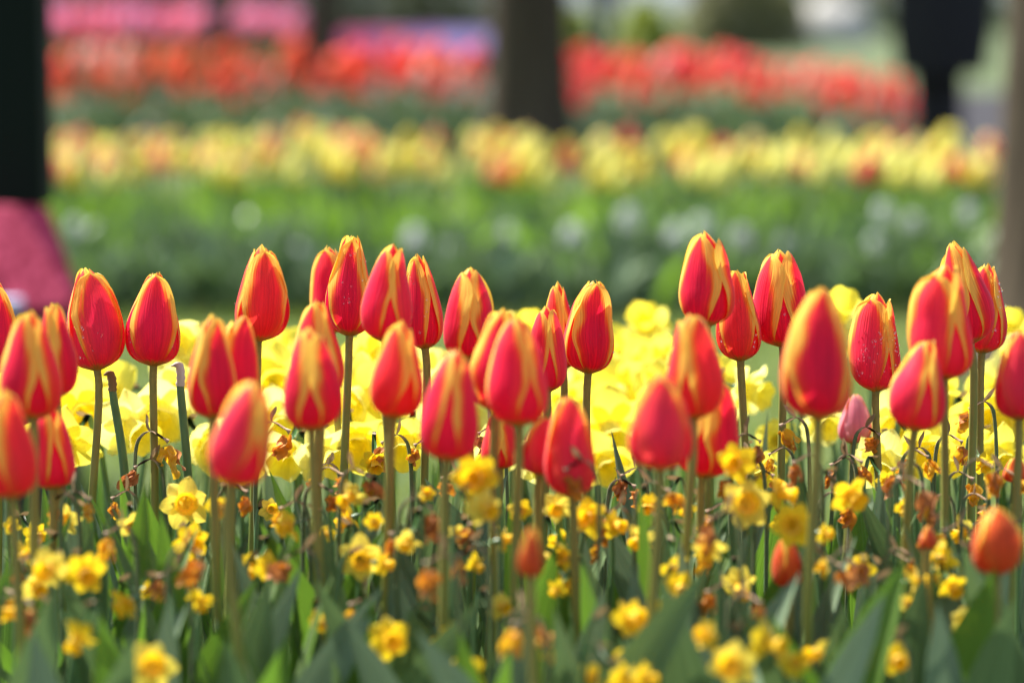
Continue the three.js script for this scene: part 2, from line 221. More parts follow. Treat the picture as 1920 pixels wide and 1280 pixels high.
T(1046, 527, 1056, 693, 60, 1.02, -40, 'the half-hidden pointed tulip', 'dewy pointed red tulip mostly hidden between two neighbours, right of the middle', { dew: 24 });
T(1023, 572, 1026, 735, 66, 0.975, -52, 'the small yellow-faced tulip', 'small red tulip with broad yellow face stripe below a pointed dewy one', { dew: 16 });
T(1116, 523, 1103, 700, 87, 1.0, 14, 'the dewy tulip right of middle', 'sharp red tulip with pale yellow left edge, right of the middle', { dew: 24 });
T(944, 576, 930, 772, 92, 0.885, -10, 'the rear blurred middle tulip', 'blurred red tulip peeping out left behind the big middle one', {});
T(970, 592, 973, 800, 104, 0.85, -34, 'the big middle tulip', 'big blurred red tulip with yellow right stripe, in the very middle', {});
T(1320, 432, 1326, 612, 96, 0.965, -36, 'the tallest tulip', 'tallest red tulip with one orange stripe, right of the middle', { foot: -0.005 });
T(1381, 503, 1389, 677, 76, 1.0, -14, 'the slim dewy tulip', 'slim dewy red tulip with small bent tip, right beside the tallest one', { dew: 90 });
T(1461, 467, 1468, 650, 98, 1.01, 64, 'the two-tipped tulip', 'red tulip with two tips and orange inverted V, tall on the right', { dew: 18, full: 0.06 });
T(1540, 535, 1535, 787, 134, 0.82, 4, 'the huge blurred right tulip', 'largest blurred red tulip with yellow stripes on both sides, right of centre', { full: 0.06 });
T(1645, 546, 1643, 734, 88, 1.0, -40, 'the frosted dewy tulip', 'sharp red tulip covered in fine dew, with a yellow diagonal edge', { dew: 130 });
T(1771, 494, 1772, 712, 108, 0.9, -38, 'the soft left one of the right cluster', 'soft red tulip with yellow stripe, left one of the right cluster of three', { back: 0.004 });
T(1789, 452, 1820, 645, 92, 0.985, 64, 'the top one of the right cluster', 'tall red tulip with orange V, topmost of the right cluster of three', { dew: 16 });
T(1852, 490, 1842, 662, 84, 1.02, -34, 'the right one of the right cluster', 'dewy red tulip at the right of the right cluster of three', { dew: 50 });
T(1742, 634, 1716, 808, 98, 0.88, -44, 'the low V tulip at right', 'blurred red tulip with yellow V, below the right cluster of three', {});
T(1293, 586, 1299, 787, 102, 0.86, 40, 'the blurred tulip under the tallest', 'blurred red tulip with orange left face, directly below the tallest one', {});
T(1335, 700, 1318, 896, 104, 0.9, 44, 'the low orange-striped tulip', 'low red tulip with orange stripe, behind the stem under the tallest tulip', {});
T(1240, 698, 1238, 882, 114, 0.8, -2, 'the plain blurred tulip', 'plain blurred rose-red tulip without yellow, right of the middle', { mat: M.petalPlain });
T(858, 655, 838, 866, 100, 0.83, 58, 'the pale-topped blurred tulip', 'blurred tulip with pale top and wide yellow V, left of the middle', {});
T(753, 600, 737, 785, 94, 0.87, -32, 'the blurred tulip left of middle', 'blurred rose-red tulip with yellow right stripe, under the orange-edged leaning one', {});
T(594, 560, 600, 745, 92, 0.92, -30, 'the rear tulip of the left stack', 'red tulip with orange right edge, rear one of two stacked left of centre', {});
T(577, 612, 584, 808, 100, 0.85, 58, 'the front tulip of the left stack', 'blurred red tulip with yellow V, front one of two stacked left of centre', {});
T(398, 586, 398, 786, 84, 0.88, 34, 'the left one of the orange pair', 'blurred orange-red tulip, left one of a touching pair at left', {});
T(457, 590, 440, 765, 84, 0.9, 28, 'the right one of the orange pair', 'blurred red tulip with orange stripe, right one of a touching pair at left', {});
T(480, 712, 434, 910, 106, 0.78, -30, 'the leaning front tulip', 'large blurred red tulip leaning right, low at front left', { foot: 0.01 });
T(56, 578, 62, 787, 104, 0.86, -36, 'the left-edge blurred tulip', 'blurred red tulip with curved yellow stripe near the left edge', {});
T(98, 565, 106, 746, 70, 0.91, 62, 'the narrow left-edge tulip', 'narrow red and yellow tulip just left of the flat-topped dewy one', {});
T(8, 728, 22, 936, 100, 0.8, 42, 'the corner tulip', 'blurred dark red tulip cut by the left edge, low down', {});
T(92, 756, 98, 918, 86, 0.9, -34, 'the low left tulip', 'low salmon-red tulip with orange stripe at left, behind a blurred stem', {});
T(-14, 520, -10, 700, 84, 1.0, 10, 'the cut-off left tulip', 'red tulip almost wholly cut off by the left edge', {});
T(1912, 618, 1912, 788, 84, 0.89, 2, 'the right-edge tulip', 'blurred plain red tulip cut by the right edge', { mat: M.petalPlain });
T(1022, 778, 1012, 892, 70, 0.88, 12, 'the low middle salmon tulip', 'low blurred salmon-red tulip right under the big middle one', { mat: M.petalPlain });
T(1066, 742, 1074, 932, 88, 0.86, 8, 'the broad salmon tulip', 'broad blurred salmon tulip behind a withered brown flower, right of the middle', { mat: M.petalPlain });
T(936, 770, 936, 880, 66, 0.95, 60, 'the hidden orange tulip', 'orange and red tulip hidden under the big middle one', {});
T(1602, 738, 1601, 832, 58, 1.08, 4, 'the pink tulip', 'small pink tulip low between the huge blurred one and the frosted one', { mat: M.petalPink });
T(1868, 948, 1868, 1078, 82, 0.8, 12, 'the orange bud at right', 'short orange tulip bud low at the right', { mat: M.petalOrange, full: 0.2 });
T(1474, 1003, 1479, 1102, 54, 0.86, 52, 'the orange bud below centre right', 'short orange tulip bud low under the huge blurred right tulip', { mat: M.petalOrange, full: 0.1 });
T(996, 986, 995, 1084, 42, 0.76, 8, 'the slim orange bud', 'slim blurred orange bud low in the middle', { mat: M.petalOrange });
T(1742, 984, 1740, 1030, 30, 0.85, 8, 'the tiny orange bud', 'tiny orange bud low at right among leaves', { mat: M.petalOrange });
T(1905, 855, 1908, 905, 44, 0.95, 8, 'the small orange tulip at right edge', 'small orange-red tulip at the right edge under the cut red one', { mat: M.petalOrange });

// ---------------------------------------------------------------- label writer: where a thing stands next to a named tulip
const dz = (d) => d < 0.9 ? 0.9 - (0.9 - d) * 0.6 : d;
const zone = (x, z, z0, z1) => { const px = 960 + x / -z * FPX; return `${-z < (z0 + z1) / 2 ? 'front' : 'back'} rows, ${px < 480 ? 'far left' : px < 960 ? 'left of middle' : px < 1440 ? 'right of middle' : 'far right'}`; };
const jobs = [];
function place(o, phrase, x, y) { jobs.push({ o, phrase, x, y }); }
function writeLabels() {
  const by = {};
  for (const j of jobs) {
    let best, bd = 1e9; for (const n of NICK) { const d = Math.hypot((n.x - j.x) * 1.3, n.y - j.y); if (d < bd) { bd = d; best = n; } }
    const dx = j.x - best.x, dy = j.y - best.y;
    j.rel = Math.abs(dx) < 28 ? (dy > 0 ? 'below' : 'above') : Math.abs(dy) < 95 ? (dx < 0 ? 'left of' : 'right of') : (dy > 0 ? 'below ' : 'above ') + (dx < 0 ? 'left of' : 'right of');
    j.nick = best.nick; (by[j.phrase + j.rel + j.nick] ??= []).push(j);
  }
  const ORD = ['highest', 'second highest', 'third highest', 'fourth highest', 'fifth highest', 'sixth highest', 'seventh highest', 'eighth highest', 'ninth highest', 'tenth highest', 'eleventh highest', 'twelfth highest', 'thirteenth highest', 'fourteenth highest', 'fifteenth highest'];
  for (const l of Object.values(by)) { l.sort((a, b) => a.y - b.y); l.forEach((j, i) => { j.o.userData.label = `${j.phrase} ${j.rel} ${j.nick}` + (l.length > 1 ? `, ${i === l.length - 1 && i ? 'lowest' : ORD[i]}` : ''); }); }
}

// ---------------------------------------------------------------- small and large daffodils
function tepalGeo(seed, L, W, curl, wav) { const f = RNG(seed), ph = rr(0, 6, f), tw = rr(-0.4, 0.4, f); return grid(6, 8, (u, v) => { const w = W * curve([[0, 0.35], [0.2, 0.72], [0.45, 1], [0.65, 0.95], [0.85, 0.6], [0.95, 0.28], [1, 0.03]], v), a = tw * v; return [u * w * Math.cos(a), L * v, -curl * L * v * v + wav * L * Math.sin(v * 6 + ph + u * 1.5) * u + 0.15 * w * u * u + u * w * Math.sin(a)]; }); }
function cupGeo(seed, L, r0, r1, ruffle) { const f = RNG(seed), ph = rr(0, 6, f), n = 6 + Math.floor(f() * 3); return grid(30, 8, (u, v) => { const a = u * Math.PI, fl = sstep(0.65, 1, v), r = mix(r0, r1 * 0.8, v) + r1 * (0.26 * fl) * (1 + ruffle * Math.sin(a * n + ph) + ruffle * 0.6 * Math.sin(a * (n + 5) + 2 * ph)); return [Math.cos(a) * r, Math.sin(a) * r, L * v + L * 0.05 * fl * Math.sin(a * n + ph + 1)]; }); }
const SM = { t: [1, 2, 3, 4].map((s) => tepalGeo(s, 0.0165, 0.0062, 0.12 * (s - 2), 0.07)), c: [5, 6, 7].map((s) => cupGeo(s, 0.0135, 0.0042, 0.0068, 0.14)) };
const BG = { t: [11, 12, 13, 14, 15].map((s) => tepalGeo(s, 0.036, 0.0165, 0.15 * (s - 13), 0.10)), c: [16, 17, 18].map((s) => cupGeo(s, 0.030, 0.009, 0.0165, 0.18)) };
function daffodil(px, py, wpx, d, yaw, pitch, o = {}) {
  const f = RNG(px * 31 + py * 17), D = FOCUS * dz(d), P = at(px, py, D), big = o.big, set = big ? BG : SM, k = wpx / FPX * D / (big ? 0.060 : 0.030);
  const dir = V(Math.sin(yaw) * Math.cos(pitch), Math.sin(pitch), Math.cos(yaw) * Math.cos(pitch));
  const root = V(P.x + rr(-0.03, 0.03, f), 0, P.z + rr(-0.03, 0.03, f)), b = P.clone().sub(root);
  const t = thing(big ? 'large_daffodil' : 'small_daffodil', '', 'daffodil', root); const q = quatTo(Z, dir).multiply(turnZ(rr(0, 6, f)));
  const tm = big ? M.bigTepal[f() < 0.6 ? 0 : 1] : f() < 0.75 ? M.tepal : M.tepalPale, reflex = rr(-0.35, big ? 0.5 : 0.3, f);
  for (let i = 0; i < 6; i++) { const qq = q.clone().multiply(turnZ(i * Math.PI / 3 + rr(-0.12, 0.12, f))).multiply(new THREE.Quaternion().setFromAxisAngle(V(1, 0, 0), reflex + rr(-0.2, 0.2, f) + (i % 2) * 0.08)); part('petal', set.t[Math.floor(f() * set.t.length)], tm, t, b.clone().addScaledVector(dir, i % 2 ? 0.0006 : 0), qq, k * rr(0.9, 1.08, f)); }
  part('trumpet', set.c[Math.floor(f() * set.c.length)], big ? M.bigCup : M.cup, t, b, q, k * rr(0.92, 1.05, f));
  const nb = b.clone().addScaledVector(dir, -0.016 * (big ? 1.6 : 1)), bend = nb.clone().addScaledVector(dir, -0.006).add(V(0, 0.002, 0));
  part('stem', tube([V(0, 0, 0), V(b.x * 0.4, b.y * 0.5, b.z * 0.4), bend.clone().add(V(-dir.x * 0.008, -0.03, -dir.z * 0.008)), bend, nb, b], (v) => (big ? 0.0022 : 0.0014) * (1 + 0.5 * sstep(0.93, 0.98, v)), 0, 20, 6), M.greenStalk, t);
  const sp = part('spathe', SM.t[1], M.spathe, t, bend, quatTo(Y, dir.clone().add(V(0, 0.6, 0)).normalize()), V(0.4, 1, 0.6).multiplyScalar(big ? 1.0 : 0.7));
  for (let i = 0; i < (o.leaves ?? (big ? 4 : 2)); i++) addLeaf(t, rr(-0.015, 0.015, f), rr(-0.015, 0.015, f), rr(0, 6.28, f), rr(0.26, 0.38, f), rr(0.0035, 0.0058, f) * (big ? 1.3 : 1), STRAP, Math.floor(f() * 5), M.strap[Math.floor(f() * 2)]);
  place(t, big ? 'large pale yellow daffodil' : 'small yellow daffodil', px, py);
  return t;
}
const smalls = [[345, 942, 92, .95, .2, .1], [122, 972, 66, .92, -.5, -.1], [66, 1000, 46, .95, .6, -.3], [92, 1066, 76, .78, -.2, 0], [156, 1072, 80, .78, .4, -.2], [246, 1126, 72, .8, -1.0, -.5], [357, 1014, 72, .9, .4, -.1], [272, 1106, 34, .85, .9, 0], [376, 1122, 56, .8, .2, -.9], [475, 1060, 58, .87, -.4, -.6], [600, 1165, 46, .8, .2, -.2], [280, 1250, 98, .72, .3, .3], [545, 984, 60, .88, -.9, -.2], [435, 1180, 30, .85, .5, .5], [615, 1000, 34, .9, -.6, 0], [22, 986, 34, .92, 0, 0],
  [660, 930, 62, .9, -.7, -.3], [704, 862, 60, 1.0, .1, -.7], [700, 976, 38, .86, .3, -.2], [676, 1046, 84, .85, .1, 0], [716, 1056, 44, .84, 1.1, -.1], [766, 1010, 54, .82, -.3, -.6], [800, 925, 32, .9, .2, .5], [898, 896, 96, .8, -.4, .1], [905, 950, 70, .78, .6, -.2], [945, 1012, 52, .85, 1.3, .2], [890, 1056, 40, .85, .8, -.5], [1046, 950, 56, .9, -.2, -.1], [1106, 970, 74, .88, -.5, .1], [1152, 984, 54, .89, .7, 0], [1050, 1050, 60, .86, .1, .6], [1064, 1090, 52, .85, .5, -.6], [1210, 948, 42, .92, 0, -.3], [1202, 1008, 56, .88, -.7, -.4], [730, 1200, 88, .76, .3, .1], [866, 1268, 84, .72, -.2, .4], [1030, 1232, 34, .75, .3, -.3], [1176, 1160, 80, .74, .9, .2], [1190, 1226, 84, .73, .5, -.4], [1242, 1150, 62, .78, -.4, 0], [1274, 1100, 62, .8, .2, -.2], [1110, 1266, 52, .7, .1, 0], [1116, 1200, 26, .8, 0, 0],
  [1382, 868, 74, .86, -.4, .1], [1462, 924, 66, .88, 1.1, -.1], [1396, 944, 94, .86, .1, .2], [1590, 924, 80, .86, .6, -.4], [1490, 984, 84, .8, -.3, .2], [1545, 1000, 40, .84, .8, 0], [1546, 1064, 46, .82, -1.2, .2], [1330, 1022, 64, .8, -.3, -.6], [1386, 1096, 72, .86, .1, -.5], [1785, 1096, 60, .82, .3, -.5], [1754, 1086, 30, .84, -.5, 0], [1716, 1090, 52, .8, 1.3, .1], [1820, 1176, 48, .78, -.8, -.4], [1680, 1232, 62, .74, .2, -.2], [1376, 1244, 92, .68, -.3, .1], [1436, 1204, 84, .69, .9, -.1], [1330, 1190, 60, .7, -.9, .2], [1490, 1244, 62, .7, .3, .5], [1590, 1200, 34, .78, 0, 0], [1576, 1246, 34, .76, .6, 0], [1842, 866, 46, 1.0, .3, -.6], [1900, 992, 32, .88, -.3, 0], [1700, 1130, 34, .82, .3, .2], [505, 955, 42, .97, .4, .2], [1290, 955, 40, .93, -.4, -.2], [1660, 900, 40, .97, .4, -.5], [975, 955, 44, .9, 0, .1]];
{ const f = RNG(4242); for (let i = 0; i < 26; i++) { const px = Math.round(rr(5, 1915, f)), t = Math.pow(f(), 0.85), py = Math.round(885 + 385 * t), d = mix(0.99, 0.7, t) + rr(-0.04, 0.03, f); smalls.push([px, py, Math.round(rr(34, 62, f) / Math.sqrt(d)), d, rr(-1.2, 1.2, f), rr(-0.8, 0.3, f)]); } }
for (const a of smalls) daffodil(...a);
const bigs = [[150, 770, 150, 1.08, .4, -.2], [124, 826, 120, 1.05, -.4, -.4], [206, 716, 150, 1.14, -.6, .1], [242, 800, 130, 1.06, .7, -.3], [326, 648, 130, 1.12, .3, .5], [352, 716, 140, 1.1, -.5, -.1], [296, 766, 140, 1.08, .1, -.4], [384, 824, 120, 1.06, .5, -.3], [398, 668, 130, 1.2, -.3, .2], [512, 700, 150, 1.13, .2, -.1], [536, 656, 120, 1.22, -.6, .3], [500, 790, 130, 1.08, .6, -.3], [540, 840, 120, 1.05, -.2, -.5], [692, 664, 140, 1.16, .5, .1], [676, 744, 150, 1.1, -.4, -.2], [664, 820, 130, 1.06, .2, -.4], [720, 704, 130, 1.2, .1, .2], [804, 694, 140, 1.14, -.5, 0], [822, 742, 140, 1.1, .4, -.3], [764, 826, 120, 1.05, -.1, -.5], [634, 700, 130, 1.2, .3, .3], [606, 850, 110, 1.04, .6, -.3], [900, 712, 130, 1.16, .3, .1], [872, 782, 130, 1.1, -.5, -.2], [986, 612, 100, 1.2, .3, .6], [1092, 700, 120, 1.16, .5, .1], [1142, 804, 140, 1.07, .2, -.4], [1164, 740, 150, 1.12, -.4, -.1], [1192, 682, 140, 1.18, .5, .2], [1212, 622, 104, 1.2, -.2, .9], [1246, 664, 110, 1.16, .6, .1], [1166, 656, 120, 1.22, -.6, .3], [1130, 862, 110, 1.04, .3, -.4], [1066, 764, 110, 1.12, 0, -.1], [1236, 734, 110, 1.1, -.3, -.2], [1396, 730, 110, 1.12, .9, -.2], [1350, 690, 100, 1.18, -.4, .2], [1572, 596, 110, 1.16, .2, .8], [1604, 624, 90, 1.2, -.5, .4], [1692, 786, 130, 1.08, -.4, -.3], [1722, 834, 130, 1.05, .3, -.4], [1654, 862, 110, 1.04, -.2, -.5], [1748, 754, 130, 1.13, .5, -.1], [1794, 840, 130, 1.06, -.3, -.3], [1832, 776, 130, 1.1, .3, -.2], [1862, 716, 120, 1.15, -.5, .1], [1896, 776, 120, 1.1, .4, -.2], [1892, 606, 90, 1.2, .1, .7], [1916, 660, 100, 1.18, -.4, .2], [1540, 790, 90, 1.1, .3, -.2], [1456, 826, 80, 1.12, -.3, .1], [440, 860, 110, 1.06, .2, -.3], [20, 690, 120, 1.12, .3, 0], [60, 850, 120, 1.06, -.4, -.3], [1010, 860, 100, 1.05, .3, -.2], [1870, 850, 110, 1.06, .2, -.4], [930, 850, 100, 1.06, -.3, -.3], [1240, 820, 110, 1.07, .4, -.3], [1420, 880, 80, 1.05, .2, -.4]];
for (const a of bigs) daffodil(a[0], a[1] + (a[1] < 720 && a[1] > 598 && a[0] !== 1212 ? 16 : 0), a[2] * 0.95, a[3] + (a[0] > 1050 && a[0] < 1300 ? 0.07 : 0.01), a[4], a[5], { big: true });

// ---------------------------------------------------------------- withered daffodils on hooked stalks
function crumpleGeo(seed, L) { const f = RNG(seed), gs = []; for (let i = 0; i < 6; i++) { const a = rr(0, 6.28, f), ph = rr(0, 6, f), l = L * rr(0.6, 1.1, f), w = L * rr(0.10, 0.2, f); gs.push(grid(4, 9, (u, v) => { const tw = ph + v * 3.5, rad = L * (0.12 + 0.25 * v * (0.5 + 0.5 * Math.sin(ph))), cw = w * (0.4 + Math.sin(v * 3)); return [Math.cos(a) * rad + Math.cos(tw) * u * cw, -l * v, Math.sin(a) * rad + Math.sin(tw) * u * cw + 0.06 * L * Math.sin(v * 11 + ph)]; })); } return gs; }
const CR = [1, 2, 3, 4, 5].map((s) => crumpleGeo(300 + s, 0.020));
function withered(px, py, wpx, d, side, o = {}) {
  const f = RNG(px * 7 + py * 23 + 1), D = FOCUS * dz(d), P = at(px, py, D), k = Math.min(wpx, 52) / FPX * D / 0.020, hook = 0.012 * Math.max(0.7, k);
  const root = V(P.x + side * rr(0.01, 0.03, f), 0, P.z + rr(-0.02, 0.02, f)), b = P.clone().sub(root);
  const t = thing('withered_daffodil', '', 'withered flower', root);
  const top = V(b.x + side * hook, b.y + hook * 0.9, b.z), e = V(b.x - side * hook * 0.1, b.y + hook * 0.25, b.z);
  part('stem', tube([V(0, 0, 0), V((b.x + side * hook * 1.6) * 0.5, b.y * 0.5, b.z * 0.5), V(b.x + side * hook * 1.9, b.y - hook * 0.6, b.z), V(b.x + side * hook * 1.6, b.y + hook * 0.5, b.z), top, e], (v) => 0.0013 * (1 + 0.45 * sstep(0.8, 0.95, v)) * (1 + 0.25 * (noise2(v * 60, px) - 0.5)), 0, 26, 7), M.wiltStalk, t);
  const set = CR[Math.floor(f() * 5)], q = turnY(rr(0, 6, f)).multiply(new THREE.Quaternion().setFromAxisAngle(V(0, 0, 1), rr(-0.8, 0.8, f)));
  const m = M.wilt[o.tone ?? Math.floor(f() * 3)];
  for (let i = 0; i < 6; i++) part('petal', set[i], i < 4 ? m : M.wilt[(i + px) % 3], t, V(b.x, b.y, b.z), q, k * 1.1);
  part('spathe', SM.t[i3(f)], M.spathe, t, top, q, V(0.28, 0.7, 0.5));
  place(t, 'withered brown daffodil', px, py);
}
function i3(f) { return Math.floor(f() * 3); }
const wilts = [[540, 818, 54, 1, -1], [528, 962, 36, .92, 1], [212, 942, 34, .97, 1], [166, 944, 30, .88, -1], [200, 1010, 46, .84, 1], [374, 1050, 62, .78, -1], [312, 836, 56, 1, -1, { tone: 2 }], [255, 884, 44, 1, 1], [640, 898, 40, .95, -1], [718, 838, 44, 1, 1], [780, 842, 32, 1, 1], [690, 902, 44, .9, -1], [800, 1066, 76, .73, 1], [862, 1050, 40, .78, 1], [806, 962, 56, .84, -1], [882, 992, 44, .86, 1], [900, 820, 40, 1, 1], [1062, 890, 84, .82, 1, { tone: 0 }], [1166, 900, 40, .97, 1], [1188, 920, 34, .97, -1], [1252, 930, 52, .88, -1], [1330, 985, 60, .79, 1], [1424, 836, 44, .95, -1], [1444, 860, 34, 1, 1], [1466, 806, 44, .98, 1], [1490, 876, 44, .9, 1], [1362, 900, 40, .9, 1], [1614, 874, 34, .97, -1], [1676, 890, 48, .93, 1], [1648, 822, 40, 1, -1], [1738, 864, 40, .97, -1], [1802, 836, 40, 1, -1], [1822, 906, 40, .97, -1], [1860, 884, 46, .9, -1], [1906, 902, 40, .92, -1], [1618, 1056, 60, .78, -1, { tone: 1 }], [1574, 1070, 36, .8, -1], [1728, 920, 50, .84, -1, { tone: 1 }], [1772, 1004, 40, .86, 1], [1820, 774, 40, 1, 1], [966, 1180, 96, .7, 1], [1008, 1170, 56, .72, -1, { tone: 0 }], [1385, 880, 34, .95, 1], [460, 930, 34, .93, -1], [830, 905, 36, .94, 1], [735, 1010, 36, .85, 1], [1120, 1020, 34, .9, -1], [1650, 1225, 50, .72, 1], [300, 1090, 40, .8, 1], [95, 950, 34, .9, 1], [590, 890, 34, .97, 1], [620, 930, 40, .92, -1], [1560, 880, 34, .97, 1], [1700, 860, 36, 1, 1]];
{ const f = RNG(5151); for (let i = 0; i < 18; i++) { const px = Math.round(rr(5, 1915, f)), t = f(), py = Math.round(835 + 330 * t), d = mix(1.02, 0.76, t) + rr(-0.03, 0.03, f); wilts.push([px, py, Math.round(rr(30, 50, f)), d, f() < 0.5 ? -1 : 1]); } }
for (const a of wilts) withered(...a);
// two green stalks with papery sheaths between the dewy tulips at left
for (const [tx, ty, bx, by, lab] of [[334, 684, 352, 900, 'stout green stalk with a white papery sheath on top, right of the second sharp tulip'], [205, 700, 232, 880, 'bare curved green stalk rising behind the flat-topped dewy tulip']]) {
  const P = at(tx, ty, FOCUS * 1.01), Q = at(bx, by, FOCUS * 1.01), t = thing('flower_stalk', lab, 'stalk', V(Q.x + (Q.x - P.x) * 1.3, 0, Q.z)), o = t.position;
  part('stem', tube([V(0, 0, 0), Q.clone().sub(o), P.clone().lerp(Q, 0.3).sub(o), P.clone().lerp(Q, 0.18).sub(o)], 0.0032, 0.0026, 20, 9), M.greenStalk, t);
  const s0 = P.clone().lerp(Q, 0.18).sub(o), s1 = P.clone().sub(o);
  part('sheath', tube([s0, s0.clone().lerp(s1, 0.5).add(V(0.001, 0, 0.001)), s1, s1.clone().add(V(tx > 300 ? -0.005 : -0.004, -0.001, 0))], (v) => 0.0029 * (1 + 0.10 * Math.sin(v * 31) + 0.06 * Math.sin(v * 57)) * (1 - 0.8 * sstep(0.6, 1, v)), 0, 18, 9), tx > 300 ? flat([0.62, 0.55, 0.50], 44, { transmission: 0.2 }) : M.spathe, t);
}

// ---------------------------------------------------------------- leaves of the front bed
const bladeTips = [[272, 906, .9, .02, 1], [238, 936, .93, .017, 0], [300, 960, .86, .018, 1], [505, 1080, .75, .026, 0], [552, 1000, .82, .022, 1], [592, 1086, .76, .022, 0], [1146, 806, 1.02, .010, 2], [1198, 904, .85, .008, 1], [1330, 1062, .7, .026, 0], [1272, 1004, .8, .02, 2], [1648, 888, .95, .016, 2], [1606, 1004, .84, .018, 2], [1704, 1040, .72, .026, 1], [1500, 1072, .76, .026, 2], [1584, 1130, .74, .022, 0], [104, 1096, .7, .026, 0], [26, 1060, .74, .026, 1], [352, 1130, .76, .024, 2], [186, 1150, .72, .024, 1], [902, 1120, .74, .024, 0], [1000, 1104, .76, .022, 2], [806, 1096, .78, .022, 0], [1090, 1050, .8, .018, 1], [1134, 1100, .76, .02, 2], [1806, 1024, .8, .02, 0], [1866, 1066, .72, .026, 1], [1904, 1120, .7, .024, 0], [1442, 1150, .72, .024, 1], [700, 1124, .76, .022, 1], [650, 1160, .72, .024, 2], [424, 1200, .7, .026, 0], [956, 1216, .68, .024, 1], [505, 882, .97, .014, 1], [548, 920, .93, .014, 2], [1040, 1140, .7, .026, 0], [780, 1180, .68, .024, 2], [1240, 1080, .74, .022, 0], [1660, 1110, .7, .026, 2], [60, 1180, .66, .026, 2], [250, 1190, .68, .026, 0], [1760, 1130, .7, .024, 2], [1390, 1130, .7, .022, 0], [540, 1190, .68, .026, 1], [860, 1180, .7, .024, 1], [1480, 756, 1.1, .006, 0], [1505, 1010, .86, .016, 1], [150, 905, 1.0, .012, 2], [330, 870, 1.02, .01, 0], [1440, 770, 1.08, .007, 2], [1690, 970, .84, .02, 0]];
{ const f = RNG(6161); for (let i = 0; i < 66; i++) { const px = Math.round(rr(5, 1915, f)), t = i < 34 ? f() : f() * 0.5, py = Math.round(885 + 235 * t); bladeTips.push([px, py, mix(0.98, 0.74, t), rr(0.014, 0.024, f), f() < 0.45 ? 1 : f() < 0.5 ? 0 : 2]); } }
for (const [px, py, d, hw, m] of bladeTips) {
  const f = RNG(px * 3 + py), P = at(px, py, FOCUS * dz(d)), n = 3, t = thing('leafy_tulip', '', 'tulip leaves', V(P.x, 0, P.z));
  for (let i = 0; i < n; i++) { const k = i ? Math.floor(f() * LEAF.length) : 1 + 2 * Math.floor(f() * 4), w = hw * 0.78 * (i ? rr(0.6, 0.95, f) : 1), a = i ? rr(0, 6.28, f) : f() < 0.5 ? rr(-0.7, 0.7, f) : Math.PI + rr(-0.7, 0.7, f), ln = LEAF[k][1] * w, h = P.y / (1 - 0.03 * LEAF[k][1]) * (i ? rr(0.7, 0.92, f) : 1); const dx = i ? rr(-0.02, 0.02, f) : -Math.cos(a) * ln, dz = i ? rr(-0.02, 0.02, f) : Math.sin(a) * ln; addLeaf(t, dx, dz, a, h, w, LEAF, k, M.leaf[i ? Math.floor(f() * 3) : m]); }
  place(t, ['broad green tulip leaves', 'bright green tulip leaves', 'broad grey-green tulip leaves'][m], px, py);
}
{
  const f = RNG(909), G = 'narrow leaf clumps filling the front bed';
  for (let i = 0; i < 250; i++) {
    const D = FOCUS * (i < 190 ? mix(0.72, 1.34, f()) : mix(1.02, 1.32, f())), x = rr(-1.12, 1.12, f) * 960 / FPX * D, zn = zone(x, -D, 1.32, 2.46), t = thing('daffodil_clump', `clump of narrow daffodil leaves between the front tulips, ${zn}`, 'daffodil leaves', V(x, 0, -D), `${G}, ${zn}`);
    const n = 5 + Math.floor(f() * 3); for (let k = 0; k < n; k++) addLeaf(t, rr(-0.025, 0.025, f), rr(-0.025, 0.025, f), rr(0, 6.28, f), rr(0.25, 0.39, f) - (D > 2.1 ? 0.03 : 0), rr(0.0035, 0.0065, f), STRAP, Math.floor(f() * 5), M.strap[Math.floor(f() * 2)]);
  }
  const G2 = 'broad leaf clumps filling the front bed';
  for (let i = 0; i < 130; i++) {
    const D = FOCUS * mix(0.7, 1.12, f()), x = rr(-1.15, 1.15, f) * 960 / FPX * D, zn = zone(x, -D, 1.29, 2.06), t = thing('tulip_clump', `clump of broad tulip leaves low in the front bed, ${zn}`, 'tulip leaves', V(x, 0, -D), `${G2}, ${zn}`);
    for (let k = 0; k < 4; k++) addLeaf(t, rr(-0.02, 0.02, f), rr(-0.02, 0.02, f), rr(0, 6.28, f), rr(0.24, 0.39, f), rr(0.010, 0.020, f), LEAF, Math.floor(f() * 8), M.leaf[Math.floor(f() * 3)]);
  }
}
writeLabels();

// ---------------------------------------------------------------- the beds behind: simpler tulips, cloned
function farTulip(name, label, group, mats, h, leafMat, seed, fat = 1) {
  const f = RNG(seed), t = thing(name, label, 'tulip', V(0, -50, 0), group), H = 0.062 * fat, R = 0.024 * fat;
  const gs = []; for (let k = 0; k < 6; k++) { const inner = k > 2; gs.push(grid(4, 6, (u, v) => { const a = (k % 3) * 2.094 + (inner ? 1.047 : 0) + u * curve(WIDTH, v) * Math.PI / 180, r = R * curve(PROF, v) * (inner ? 0.92 : 1.02) * (1 + 0.25 * sstep(0.5, 1, v)); return [Math.sin(a) * r, h + H * v * (inner ? 1 : 0.96), Math.cos(a) * r]; })); }
  part('flower', mergeGeometries(gs), mats, t);
  part('stem', tube([V(0.01, 0, 0), V(0.004, h * 0.5, 0.004), V(0, h + 0.002, 0)], 0.0035, 0.003, 4, 5), M.greenStalk, t);
  for (let k = 0; k < 3; k++) addLeaf(t, 0, 0, k * 2.1 + f(), h * rr(0.55, 0.86, f), rr(0.016, 0.026, f), LEAF, Math.floor(f() * 8), leafMat);
  return t;
}
const fm = (c, s) => flat(c, s, { transmission: 0.4, clearcoat: 0.3, clearcoatRoughness: 0.4 });
